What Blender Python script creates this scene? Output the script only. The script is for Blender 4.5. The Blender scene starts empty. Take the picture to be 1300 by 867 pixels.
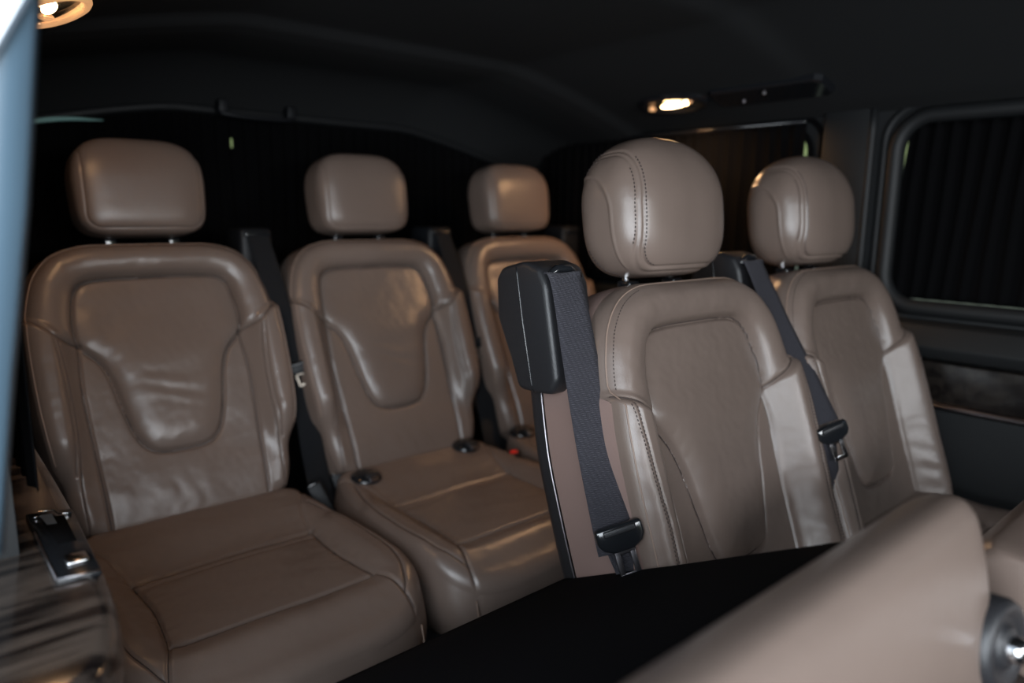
import bpy, bmesh, math, random
import numpy as np
from mathutils import Vector, Matrix, Euler

random.seed(4)
rng = np.random.default_rng(7)
C = bpy.context.scene.collection
Z0 = 1.02            # height of the camera above the van floor; shapes below are written relative to it
R_ = math.radians

# ------------------------------------------------------------------ camera
cam_data = bpy.data.cameras.new('camera')
cam_data.sensor_width = 36
cam_data.lens = 911.85 / 1300 * 36
cam_data.clip_start = 0.01
cam_data.dof.use_dof = True
cam_data.dof.focus_distance = 0.98
cam_data.dof.aperture_fstop = 1.9
cam = bpy.data.objects.new('camera', cam_data)
C.objects.link(cam)
bpy.context.scene.camera = cam
yaw, pitch, roll = R_(41.2473), R_(10.24), R_(0.684)
_f = Vector((math.sin(yaw), math.cos(yaw), 0)); _r = Vector((math.cos(yaw), -math.sin(yaw), 0)); _u = Vector((0, 0, 1))
_f2 = _f * math.cos(pitch) - _u * math.sin(pitch); _u2 = _u * math.cos(pitch) + _f * math.sin(pitch)
_r3 = _r * math.cos(roll) + _u2 * math.sin(roll); _u3 = _u2 * math.cos(roll) - _r * math.sin(roll)
M3 = Matrix((_r3, _u3, -_f2)).transposed()
cam.matrix_world = Matrix.Translation((0, 0, Z0)) @ M3.to_4x4()

# ------------------------------------------------------------------ world, lights, exposure
world = bpy.data.worlds.new('world'); bpy.context.scene.world = world
world.use_nodes = True
wn = world.node_tree; wn.nodes.clear()
w_out = wn.nodes.new('ShaderNodeOutputWorld'); w_bg = wn.nodes.new('ShaderNodeBackground')
w_tc = wn.nodes.new('ShaderNodeTexCoord'); w_sep = wn.nodes.new('ShaderNodeSeparateXYZ'); w_ramp = wn.nodes.new('ShaderNodeValToRGB')
wn.links.new(w_tc.outputs['Generated'], w_sep.inputs[0]); wn.links.new(w_sep.outputs['Z'], w_ramp.inputs[0])
wn.links.new(w_ramp.outputs[0], w_bg.inputs['Color']); wn.links.new(w_bg.outputs[0], w_out.inputs['Surface'])
w_ramp.color_ramp.elements[0].position = 0.0; w_ramp.color_ramp.elements[0].color = (0.13, 0.14, 0.13, 1)
w_ramp.color_ramp.elements[1].position = 0.5; w_ramp.color_ramp.elements[1].color = (0.72, 0.86, 1.0, 1)
e = w_ramp.color_ramp.elements.new(0.10); e.color = (0.36, 0.42, 0.20, 1)
e = w_ramp.color_ramp.elements.new(0.22); e.color = (0.62, 0.78, 0.95, 1)
w_bg.inputs['Strength'].default_value = 1.2

def area_light(name, loc, target, sx, sy, power, col):
    ld = bpy.data.lights.new(name, 'AREA'); ld.shape = 'RECTANGLE'; ld.size = sx; ld.size_y = sy
    ld.energy = power; ld.color = col
    o = bpy.data.objects.new(name, ld); C.objects.link(o)
    o.location = (loc[0], loc[1], loc[2] + Z0)
    d = Vector(target) - Vector(loc)
    o.rotation_euler = d.to_track_quat('-Z', 'Y').to_euler()
    return o
# daylight through the open sliding door (behind and left of the camera) and through the windscreen
area_light('daylight_door', (-0.72, -0.66, -0.05), (0.7, 0.85, -0.40), 1.6, 1.35, 72.0, (0.86, 0.93, 1.0))
area_light('daylight_windscreen', (0.45, -1.35, 0.16), (0.75, 1.2, -0.35), 0.9, 0.32, 20.0, (0.93, 0.96, 1.0))

vs = bpy.context.scene.view_settings
vs.view_transform = 'Standard'; vs.look = 'None'; vs.gamma = 1.0; vs.use_curve_mapping = False
vs.exposure = 0.0

# ------------------------------------------------------------------ materials
def mat(name, col, rough=0.5, metal=0.0, spec=0.5, bump=None, coat=0.0, emit=None, estr=0.0, var=0.0, varscale=6.0, sheen=0.0, trans=0.0, bumps=None):
    m = bpy.data.materials.new(name); m.use_nodes = True
    nt = m.node_tree; b = nt.nodes['Principled BSDF']
    b.inputs['Base Color'].default_value = (*col, 1); b.inputs['Roughness'].default_value = rough
    b.inputs['Metallic'].default_value = metal; b.inputs['Specular IOR Level'].default_value = spec
    b.inputs['Coat Weight'].default_value = coat; b.inputs['Coat Roughness'].default_value = 0.15
    b.inputs['Sheen Weight'].default_value = sheen
    b.inputs['Transmission Weight'].default_value = trans
    if emit: b.inputs['Emission Color'].default_value = (*emit, 1); b.inputs['Emission Strength'].default_value = estr
    tc = nt.nodes.new('ShaderNodeTexCoord')
    if var:
        n = nt.nodes.new('ShaderNodeTexNoise'); n.inputs['Scale'].default_value = varscale; n.inputs['Detail'].default_value = 3
        nt.links.new(tc.outputs['Object'], n.inputs['Vector'])
        mx = nt.nodes.new('ShaderNodeMix'); mx.data_type = 'RGBA'
        mx.inputs['A'].default_value = (*[c * (1 - var) for c in col], 1); mx.inputs['B'].default_value = (*[min(1, c * (1 + var)) for c in col], 1)
        nt.links.new(n.outputs['Fac'], mx.inputs['Factor']); nt.links.new(mx.outputs['Result'], b.inputs['Base Color'])
    prev = None
    for (kind, scale, strength, dist) in (bumps or ([bump] if bump else [])):
        if kind == 'voronoi':
            t = nt.nodes.new('ShaderNodeTexVoronoi'); out = t.outputs['Distance']
        else:
            t = nt.nodes.new('ShaderNodeTexNoise'); t.inputs['Detail'].default_value = 4; out = t.outputs['Fac']
        t.inputs['Scale'].default_value = scale
        nt.links.new(tc.outputs['Object'], t.inputs['Vector'])
        bp = nt.nodes.new('ShaderNodeBump'); bp.inputs['Strength'].default_value = strength; bp.inputs['Distance'].default_value = dist
        nt.links.new(out, bp.inputs['Height'])
        if prev: nt.links.new(prev.outputs[0], bp.inputs['Normal'])
        nt.links.new(bp.outputs[0], b.inputs['Normal']); prev = bp
    return m

LEATHER = mat('taupe_leather', (0.158, 0.118, 0.099), 0.31, spec=0.6, var=0.07, varscale=9,
              bumps=[('noise', 22, 0.22, 0.004), ('voronoi', 900, 0.25, 0.0004)])
VINYL = mat('taupe_vinyl', (0.235, 0.160, 0.140), 0.55, spec=0.3, bumps=[('voronoi', 900, 0.25, 0.0004)])
THREAD = mat('brown_thread', (0.035, 0.024, 0.022), 0.7)
THREAD_LT = mat('taupe_piping', (0.24, 0.17, 0.135), 0.45)
BLACKP = mat('black_grained_plastic', (0.016, 0.016, 0.018), 0.40, bumps=[('noise', 700, 0.6, 0.0006)])
DARKM = mat('brushed_tongue_metal', (0.22, 0.19, 0.16), 0.42, metal=1.0)
BUCKLE = mat('black_buckle_plastic', (0.007, 0.008, 0.010), 0.5, spec=0.3)
BLACKG = mat('black_gloss_plastic', (0.010, 0.011, 0.013), 0.14, coat=0.4)
CARPET = mat('black_carpet', (0.0045, 0.0045, 0.0055), 0.95, spec=0.06, sheen=0.0, bumps=[('noise', 500, 0.8, 0.001)])
HEADLINER = mat('charcoal_headliner', (0.021, 0.022, 0.023), 0.95, spec=0.1, bumps=[('noise', 600, 0.4, 0.0006)])
TRIMP = mat('charcoal_trim', (0.010, 0.011, 0.012), 0.55, spec=0.35, bumps=[('noise', 500, 0.3, 0.0004)])
CURTAIN = mat('black_curtain', (0.003, 0.003, 0.0034), 0.9, spec=0.03)
CHROME = mat('chrome', (0.62, 0.62, 0.64), 0.16, metal=1.0)
SATIN = mat('satin_metal', (0.36, 0.34, 0.36), 0.30, metal=1.0)
PAINT = mat('silver_blue_paint', (0.085, 0.14, 0.19), 0.35, coat=0.3)
PAINT_LIT = mat('paint_lit_edge', (0.85, 0.9, 0.95), 0.35, coat=0.3)  # paler pillar paint; the daylight on its edge is put into the colour
SEAL = mat('grey_rubber_seal', (0.05, 0.07, 0.09), 0.5)
RED = mat('red_button', (0.75, 0.03, 0.02), 0.35)
LENS = mat('lamp_lens', (1, 0.8, 0.5), 0.3, emit=(1.0, 0.62, 0.28), estr=26.0)
GLOW_REFL = mat('lamp_reflector_glow', (0.75, 0.5, 0.3), 0.25, metal=0.6, emit=(1.0, 0.50, 0.22), estr=.6)  # emission stands in for bulb light caught by reflectors and bezel
TEAL_GLINT = mat('painted_glint', (0.25, 0.45, 0.42), 0.35)  # teal colour holds the highlight on the curved rear trim

def webbing_mat(name, col):
    m = mat(name, col, 0.6, spec=0.4)
    nt = m.node_tree; b = nt.nodes['Principled BSDF']
    uv = nt.nodes.new('ShaderNodeUVMap'); mp = nt.nodes.new('ShaderNodeMapping')
    nt.links.new(uv.outputs[0], mp.inputs[0]); mp.inputs['Scale'].default_value = (26, 260, 1); mp.inputs['Rotation'].default_value = (0, 0, 0.35)
    ck = nt.nodes.new('ShaderNodeTexBrick'); nt.links.new(mp.outputs[0], ck.inputs['Vector'])
    ck.inputs['Scale'].default_value = 1; ck.inputs['Mortar Size'].default_value = 0.12; ck.inputs['Mortar Smooth'].default_value = 1.0
    ck.inputs['Color1'].default_value = (1, 1, 1, 1); ck.inputs['Color2'].default_value = (.8, .8, .8, 1); ck.inputs['Mortar'].default_value = (0, 0, 0, 1)
    bp = nt.nodes.new('ShaderNodeBump'); bp.inputs['Distance'].default_value = 0.0015; bp.inputs['Strength'].default_value = 0.9
    nt.links.new(ck.outputs['Color'], bp.inputs['Height']); nt.links.new(bp.outputs[0], b.inputs['Normal'])
    return m
WEB = webbing_mat('grey_belt_webbing', (0.058, 0.056, 0.068))
WEB2 = webbing_mat('black_belt_webbing', (0.013, 0.014, 0.017))

def wood_mat(name, c1, c2, rough, rot):
    m = mat(name, c1, rough, coat=0.6)
    nt = m.node_tree; b = nt.nodes['Principled BSDF']
    tc = nt.nodes.new('ShaderNodeTexCoord'); mp = nt.nodes.new('ShaderNodeMapping')
    mp.inputs['Rotation'].default_value = rot; mp.inputs['Scale'].default_value = (1, 9, 9)
    nt.links.new(tc.outputs['Object'], mp.inputs[0])
    n = nt.nodes.new('ShaderNodeTexNoise'); n.inputs['Scale'].default_value = 5.5; n.inputs['Detail'].default_value = 5; n.inputs['Distortion'].default_value = 0.25
    nt.links.new(mp.outputs[0], n.inputs['Vector'])
    r = nt.nodes.new('ShaderNodeValToRGB'); r.color_ramp.elements[0].position = 0.42; r.color_ramp.elements[0].color = (*c1, 1)
    r.color_ramp.elements[1].position = 0.60; r.color_ramp.elements[1].color = (*c2, 1)
    nt.links.new(n.outputs['Fac'], r.inputs[0]); nt.links.new(r.outputs[0], b.inputs['Base Color'])
    return m
WOOD = wood_mat('dark_striped_wood', (0.008, 0.006, 0.006), (0.085, 0.065, 0.053), 0.16, (0, 0, R_(35)))
WOOD2 = wood_mat('black_ash_wood', (0.005, 0.004, 0.004), (0.017, 0.014, 0.012), 0.30, (0, 0, R_(90)))

def glass_mat():
    m = bpy.data.materials.new('tinted_glass'); m.use_nodes = True; nt = m.node_tree; nt.nodes.clear()
    o = nt.nodes.new('ShaderNodeOutputMaterial'); t = nt.nodes.new('ShaderNodeBsdfTransparent'); t.inputs[0].default_value = (0.85, 0.9, 0.85, 1)
    g = nt.nodes.new('ShaderNodeBsdfGlossy'); g.inputs['Roughness'].default_value = 0.02
    mx = nt.nodes.new('ShaderNodeMixShader'); mx.inputs[0].default_value = 0.06
    nt.links.new(t.outputs[0], mx.inputs[1]); nt.links.new(g.outputs[0], mx.inputs[2]); nt.links.new(mx.outputs[0], o.inputs[0])
    return m
GLASS = glass_mat()

# ------------------------------------------------------------------ object helpers
def thing(name, label, cat, loc, group=None):
    o = bpy.data.objects.new(name, None); C.objects.link(o); o.empty_display_size = 0.05
    o.location = (loc[0], loc[1], loc[2] + Z0)
    o['label'] = label; o['category'] = cat
    if group: o['group'] = group
    return o

def wpos(o):
    v = Vector(o.location); p = o.parent
    while p: v = v + Vector(p.location); p = p.parent
    return v

def obj(name, me, m, parent=None, loc=None, smooth=True, label=None, kind=None):
    """links a mesh whose vertices are in camera-relative world coordinates; origin goes to the parent / loc"""
    if isinstance(me, bmesh.types.BMesh):
        bm = me; me = bpy.data.meshes.new(name); bm.to_mesh(me); bm.free()
    me.name = name
    if m: me.materials.clear(); me.materials.append(m)
    if smooth:
        me.polygons.foreach_set('use_smooth', [True] * len(me.polygons))
    o = bpy.data.objects.new(name, me); C.objects.link(o)
    if parent is not None:
        base = wpos(parent); o.parent = parent
    else:
        base = Vector((loc[0], loc[1], loc[2] + Z0)) if loc else Vector((0, 0, Z0))
        o.location = base
    me.transform(Matrix.Translation(Vector((0, 0, Z0)) - base))
    if label: o['label'] = label
    if kind: o['kind'] = kind
    return o

def dup_tree(root, dx, dy=0.0, label=None, name=None):
    r = root.copy(); C.objects.link(r); r.location.x += dx; r.location.y += dy
    if label: r['label'] = label
    def rec(src, dst):
        for ch in list(src.children):
            c = ch.copy(); C.objects.link(c); c.parent = dst; rec(ch, c)
    rec(root, r)
    return r

def mesh_from(V, F):
    me = bpy.data.meshes.new('m'); me.from_pydata([tuple(v) for v in V], [], [tuple(f) for f in F]); me.update(); return me

def box_bm(x0, x1, y0, y1, z0, z1, bev=0.004, seg=3):
    bm = bmesh.new(); bmesh.ops.create_cube(bm, size=1)
    for v in bm.verts: v.co = ((x0 + x1) / 2 + v.co.x * (x1 - x0), (y0 + y1) / 2 + v.co.y * (y1 - y0), (z0 + z1) / 2 + v.co.z * (z1 - z0))
    if bev: bmesh.ops.bevel(bm, geom=bm.edges[:], offset=bev, segments=seg, affect='EDGES', profile=0.5)
    return bm

def prism_bm(poly, axis, a0, a1, bev=0.004, seg=2):
    """poly: 2D points, extruded along axis ('x': poly=(y,z); 'y': (x,z); 'z': (x,y))"""
    bm = bmesh.new()
    def P(p, a): return {'x': (a, p[0], p[1]), 'y': (p[0], a, p[1]), 'z': (p[0], p[1], a)}[axis]
    A = [bm.verts.new(P(p, a0)) for p in poly]; B = [bm.verts.new(P(p, a1)) for p in poly]; n = len(poly)
    bm.faces.new(A[::-1]); bm.faces.new(B)
    for i in range(n): bm.faces.new((A[i], A[(i + 1) % n], B[(i + 1) % n], B[i]))
    bmesh.ops.recalc_face_normals(bm, faces=bm.faces)
    if bev: bmesh.ops.bevel(bm, geom=bm.edges[:], offset=bev, segments=seg, affect='EDGES', profile=0.5)
    return bm

def tube_mesh(pts, r, seg=8, closed=False):
    P = [Vector(p) for p in pts]; n = len(P); V = []; F = []
    up = Vector((0, 0, 1)); prevN = None
    for i in range(n):
        a = P[(i - 1) % n] if (closed or i > 0) else P[i]; b = P[(i + 1) % n] if (closed or i < n - 1) else P[i]
        t = (b - a).normalized()
        if prevN is None:
            N = t.cross(up); N = N.normalized() if N.length > 1e-3 else t.cross(Vector((1, 0, 0))).normalized()
        else:
            N = (prevN - t * prevN.dot(t)).normalized()
        prevN = N; B = t.cross(N)
        rr = r[i] if hasattr(r, '__len__') else r
        for k in range(seg):
            a_ = 2 * math.pi * k / seg; V.append(P[i] + N * math.cos(a_) * rr + B * math.sin(a_) * rr)
    m = n if closed else n - 1
    for i in range(m):
        for k in range(seg):
            F.append((i * seg + k, i * seg + (k + 1) % seg, ((i + 1) % n) * seg + (k + 1) % seg, ((i + 1) % n) * seg + k))
    if not closed:
        F.append(tuple(range(seg))[::-1]); F.append(tuple((n - 1) * seg + k for k in range(seg)))
    return mesh_from(V, F)

def catmull(pts, n=12, closed=False):
    P = [np.array(p, float) for p in pts]; out = []
    m = len(P)
    rngi = range(m) if closed else range(m - 1)
    for i in rngi:
        if closed: p0, p1, p2, p3 = P[(i - 1) % m], P[i], P[(i + 1) % m], P[(i + 2) % m]
        else: p0, p1, p2, p3 = P[max(i - 1, 0)], P[i], P[i + 1], P[min(i + 2, m - 1)]
        for k in range(n):
            t = k / n
            out.append(0.5 * ((2 * p1) + (-p0 + p2) * t + (2 * p0 - 5 * p1 + 4 * p2 - p3) * t * t + (-p0 + 3 * p1 - 3 * p2 + p3) * t ** 3))
    if not closed: out.append(P[-1])
    return out

# ------------------------------------------------------------------ numeric helpers for the upholstery
def seg_dist(U, V, pl, closed=False):
    pl = np.array(pl, float); n = len(pl); D = np.full(U.shape, 1e9)
    for i in range(n if closed else n - 1):
        a = pl[i]; b = pl[(i + 1) % n]; d = b - a; L = max(d @ d, 1e-12)
        t = np.clip(((U - a[0]) * d[0] + (V - a[1]) * d[1]) / L, 0, 1)
        D = np.minimum(D, np.hypot(U - a[0] - t * d[0], V - a[1] - t * d[1]))
    return D
def inside(U, V, pl):
    c = np.zeros(U.shape, bool); n = len(pl)
    for i in range(n):
        (x0, y0), (x1, y1) = pl[i], pl[(i + 1) % n]
        if y0 == y1: continue
        k = ((y0 > V) != (y1 > V)) & (U < (x1 - x0) * (V - y0) / (y1 - y0) + x0)
        c ^= k
    return c
def sm(x, a, b):
    t = np.clip((x - a) / (b - a), 0, 1); return t * t * (3 - 2 * t)
def groove(d, depth, s): return -depth * np.exp(-(d / s) ** 2)
def fbm(U, V, scale, seed, octs=4):
    r = np.random.default_rng(seed); out = np.zeros(U.shape); a = 1.0
    for k in range(octs):
        for _ in range(3):
            th = r.uniform(0, 6.28); ph = r.uniform(0, 6.28); f = scale * (2 ** k) * r.uniform(.8, 1.25)
            out += a * np.sin(f * (math.cos(th) * U + math.sin(th) * V) + ph + 1.5 * np.sin(f * .6 * (V * math.cos(th) - U * math.sin(th)) + ph * 2))
        a *= .5
    return out / 4
def sym(poly_right):
    """right-hand half (top centre -> bottom centre) mirrored to a closed polygon"""
    R = [tuple(p) for p in poly_right]; L = [(-u, v) for u, v in R[::-1]]
    return R + L
def smooth_half(pts, n=8): return [tuple(p) for p in catmull(pts, n)]

class Pad:
    """an upholstered face: grid over an outline, relief along the normal, wall going back from its rim"""
    def __init__(s, Wpts, nu, nv, relief, R, O, ux, uv, uw, rv=None):
        Wpts = [tuple(q) for q in catmull(Wpts, 5)]; s.Wp = Wpts
        vs_ = np.array([p[0] for p in Wpts]); ws = np.array([p[1] for p in Wpts])
        t = np.linspace(-1, 1, nv); t = 0.75 * t + 0.25 * np.sin(math.pi / 2 * t)
        v = vs_[0] + (t + 1) / 2 * (vs_[-1] - vs_[0]); w = np.interp(v, vs_, ws)
        k = np.linspace(-1, 1, nu); k = 0.72 * k + 0.28 * np.sin(math.pi / 2 * k)
        s.U = np.outer(w, k); s.V = np.repeat(v[:, None], nu, 1)
        outl = [(W_, v_) for v_, W_ in Wpts]; s.outline = outl + [(-a, b) for a, b in outl[::-1]]
        s.dO = seg_dist(s.U, s.V, s.outline, True)
        H = relief(s.U, s.V, s.dO)
        x = 1 - np.clip(s.dO / R, 0, 1)
        s.W = H - R * (1 - np.sqrt(np.clip(1 - x ** 2.2, 0, 1)))
        s.R = R; s.nu = nu; s.nv = nv
        s.O, s.ux, s.uv, s.uw = [np.array(q, float) for q in (O, ux, uv, uw)]
        s.P = s.pos(s.U, s.V, s.W)
        gu = np.gradient(s.P, axis=1); gv = np.gradient(s.P, axis=0)
        n = np.cross(gu, gv); n /= np.linalg.norm(n, axis=2, keepdims=True) + 1e-12
        if (n[nv // 2, nu // 2] @ s.uw) < 0: n = -n; s.flip = True
        else: s.flip = False
        s.N = n
    def pos(s, U, V, W):
        U, V, W = np.asarray(U, float), np.asarray(V, float), np.asarray(W, float)
        return s.O + U[..., None] * s.ux + V[..., None] * s.uv + W[..., None] * s.uw
    def sample(s, u, v, lift=0.0):
        """surface point at (u, v)"""
        vc = s.V[:, 0]; j = int(np.clip(np.searchsorted(vc, v) - 1, 0, s.nv - 2)); f = float(np.clip((v - vc[j]) / (vc[j + 1] - vc[j]), 0, 1))
        w = float(np.interp(u, s.U[j], s.W[j])) * (1 - f) + float(np.interp(u, s.U[j + 1], s.W[j + 1])) * f
        return s.pos(u, v, w + lift)
    def part(s, mask_fn, name, m, parent, **kw):
        cu = (s.U[:-1, :-1] + s.U[1:, 1:]) / 2; cv = (s.V[:-1, :-1] + s.V[1:, 1:]) / 2
        msk = mask_fn(cu, cv); j, i = np.nonzero(msk)
        if len(j) == 0: return None
        a = j * s.nu + i; F = np.stack([a, a + 1, a + s.nu + 1, a + s.nu], 1)
        if s.flip: F = F[:, ::-1]
        used, inv = np.unique(F, return_inverse=True); F2 = inv.reshape(F.shape)
        V = s.P.reshape(-1, 3)[used]; N = s.N.reshape(-1, 3)[used]
        me = bpy.data.meshes.new(name); me.from_pydata(V.tolist(), [], F2.tolist()); me.update()
        me.polygons.foreach_set('use_smooth', [True] * len(me.polygons))
        o = obj(name, me, m, parent, **kw)
        me.normals_split_custom_set_from_vertices(N.tolist())
        return o
    def rim(s):
        nu, nv = s.nu, s.nv
        idx = [(0, i) for i in range(nu)] + [(j, nu - 1) for j in range(1, nv)] + [(nv - 1, i) for i in range(nu - 2, -1, -1)] + [(j, 0) for j in range(nv - 2, 0, -1)]
        J = np.array([a for a, b in idx]); I = np.array([b for a, b in idx]); return J, I
    def wall(s, w_a, w_b, name, m, parent, inset=lambda t, u, v: 0.0, rows=10, step=2, shift=None, cap=None, flat_start=False, **kw):
        """strip from the rim (or from depth w_a) to depth w_b"""
        J, I = s.rim(); J = J[::step]; I = I[::step]; U = s.U[J, I]; V = s.V[J, I]; W0 = s.W[J, I]
        cu, cv = 0.0, float(np.mean(s.V))
        nrm = np.stack([U - cu, V - cv], 1)
        # outline normals from neighbours
        tU = np.roll(U, -1) - np.roll(U, 1); tV = np.roll(V, -1) - np.roll(V, 1)
        nn = np.stack([tV, -tU], 1); nn /= np.linalg.norm(nn, axis=1, keepdims=True) + 1e-9
        sg = np.sign(np.sum(nn * nrm, 1).mean()); nn *= sg
        for _ in range(4): nn = (np.roll(nn, 1, 0) + nn + np.roll(nn, -1, 0)); nn /= np.linalg.norm(nn, axis=1, keepdims=True) + 1e-9
        n = len(U); Vs = []
        for r in range(rows + 1):
            t = r / rows
            wa = W0 if w_a is None else np.full(n, w_a)
            w = wa * (1 - t) + w_b * t
            ins = np.array([inset(((w[q]), t)[1] if w_a is None else t, U[q], V[q]) for q in range(n)])
            Vs.append(s.pos(U - nn[:, 0] * ins, V - nn[:, 1] * ins, w))
        Vs = np.concatenate(Vs); F = []
        for r in range(rows):
            for q in range(n):
                F.append((r * n + q, r * n + (q + 1) % n, (r + 1) * n + (q + 1) % n, (r + 1) * n + q))
        if cap: F.append(tuple(rows * n + q for q in range(n)))
        me = mesh_from(Vs, F)
        bm = bmesh.new(); bm.from_mesh(me); bmesh.ops.recalc_face_normals(bm, faces=bm.faces)
        o = obj(name, bm, m, parent, **kw)
        return o
    def rim_loop(s, d, vmin):
        half = [(w_, v_) for v_, w_ in s.Wp]; L = [(-a, b) for a, b in half] + [(a, b) for a, b in half[::-1]]
        L = [np.array(q) for q in L]; out = []
        for i in range(1, len(L) - 1):
            t = L[i + 1] - L[i - 1]; t = t / (np.linalg.norm(t) + 1e-9); n = np.array([t[1], -t[0]])
            q = L[i] + n * d
            if q[1] > vmin: out.append(q)
        for _ in range(3): out = [out[0]] + [(a + b + c) / 3 for a, b, c in zip(out, out[1:], out[2:])] + [out[-1]]
        return out
    def line(s, pl, lift, n=6, rad=0.0009, name='piping', m=None, parent=None, dense=None):
        pts = catmull(pl, n) if dense is None else dense
        P = [Vector(s.sample(p[0], p[1], lift)) for p in pts]
        return obj(name, tube_mesh(P, rad, 6), m, parent)
    def stitches(s, lines, pitch, length, rad, lift, name, m, parent):
        V = []; F = []
        for pl in lines:
            P = [Vector(s.sample(p[0], p[1], lift)) for p in catmull(pl, 10)]
            add_dashes(V, F, P, pitch, length, rad)
        return obj(name, mesh_from(V, F), m, parent, smooth=True, kind='stuff')

def add_dashes(V, F, P, pitch, length, rad):
    L = [0.0]
    for a, b in zip(P, P[1:]): L.append(L[-1] + (b - a).length)
    def at(x):
        k = 0
        while k < len(L) - 2 and L[k + 1] < x: k += 1
        d = L[k + 1] - L[k]; return P[k].lerp(P[k + 1], (x - L[k]) / d if d > 1e-9 else 0)
    x = 0.002
    while x + length < L[-1]:
        a, b = at(x), at(x + length); t = (b - a)
        if t.length > 1e-6:
            t.normalize(); N = t.cross(Vector((0.31, 0.2, 0.93))).normalized(); B = t.cross(N); k0 = len(V)
            for c, rr in ((a, .3), ((a * 3 + b) / 4, 1), ((a + b * 3) / 4, 1), (b, .3)):
                for q in range(5):
                    an = 6.2832 * q / 5; V.append(c + (N * math.cos(an) + B * math.sin(an)) * rad * rr)
            for r in range(3):
                for q in range(5): F.append((k0 + r * 5 + q, k0 + r * 5 + (q + 1) % 5, k0 + (r + 1) * 5 + (q + 1) % 5, k0 + (r + 1) * 5 + q))
        x += pitch

def seams(pad, lines, parent, lift=.0001, rad=.0009, name='seam'):
    for pl, closed in lines:
        pts = [tuple(q) for q in pl] if closed else catmull(pl, 8)
        P = [Vector(pad.sample(q[0], q[1], lift)) for q in pts]
        K = [P[0]]
        for q in P[1:]:
            if (q - K[-1]).length > .002: K.append(q)
        obj(name, tube_mesh(K, rad, 6, closed), THREAD, parent)
def mir(pl): return [(-u, v) for u, v in pl]

# ------------------------------------------------------------------ the rear-row seat
REAR_W = [(-0.03, .150), (-.012, .176), (0.0, .192), (.04, .204), (.085, .210), (.105, .217), (.13, .226), (.2, .234), (.29, .237), (.36, .236), (.40, .232), (.44, .223), (.475, .210), (.50, .193), (.517, .175), (.528, .152), (.535, .125), (.538, .10)]
Q_REAR = sym(smooth_half([(0, .468), (.08, .467), (.122, .462), (.143, .445), (.152, .41), (.156, .37), (.150, .338), (.119, .304), (.104, .265), (.091, .20), (.078, .153), (.060, .127), (.035, .117), (0, .115)], 6))
def rear_back_relief(U, V, dO):
    A = np.abs(U)
    inq = inside(U, V, Q_REAR); dq = seg_dist(U, V, Q_REAR, True)
    vn = .338 + (A - .15) * .62
    up = sm(V - vn, -.012, .016)
    x = dq / (dq + dO + 1e-6)
    hoop = .024 * np.sin(math.pi * np.clip(x, 0, 1)) ** .55 + .008
    low = -.003 + .004 * np.exp(-((V - .05) / .05) ** 2)
    low = low + .0025 * (1 - np.exp(-dq / .015))
    bol = sm(A, .150, .200) * .040 * sm(V, .06, .17) + sm(A, .150, .19) * .006
    out = up * hoop + (1 - up) * (low + bol)
    inn = .001 + .015 * (1 - np.exp(-(dq / .020) ** 1.3)) * (1 - sm(V, .28, .42) * .75)
    H = np.where(inq, inn, out)
    H = H + groove(dq, .0075, .0045)
    for sg in (1, -1):
        H += groove(seg_dist(U, V, [(sg * .150, .338), (sg * .156, .25), (sg * .150, .1), (sg * .146, -.03)]), .0055, .0035)
        H += groove(seg_dist(U, V, catmull([(sg * .150, .338), (sg * .185, .352), (sg * .212, .378), (sg * .245, .398)], 6)), .0055, .0035)
        dbl = catmull([(sg * .193, .352), (sg * .186, .28), (sg * .184, .19), (sg * .190, .10)], 8)
        H += groove(seg_dist(U, V, dbl), .0026, .0022)
        H += groove(seg_dist(U, V, catmull([(sg * .187, .35), (sg * .180, .28), (sg * .178, .19), (sg * .183, .05), (sg * .18, -.02)], 8)), .0016, .0018)
    # creases where people lean
    wr = np.exp(-((V - .255) / .05) ** 2) * (A < .1) * np.sin(V * 150 + 22 * U + 2.5 * np.sin(U * 22 + 30 * V)) * .0005 * (1 + np.sin(U * 20 + .6))
    H += wr * sm(dq, 0, .02)
    lw = np.exp(-((V - .03) / .04) ** 2) * np.sin(U * 120 + V * 60 + 2 * np.sin(U * 31)) * .0003
    H += lw + fbm(U, V, 26, 3) * .0011 + .0004 * fbm(U, V, 120, 8, 2)
    return H

def frame_back(y, z, tilt, cx):
    return (cx, y, z), (1, 0, 0), (0, math.sin(tilt), math.cos(tilt)), (0, -math.cos(tilt), math.sin(tilt))

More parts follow.
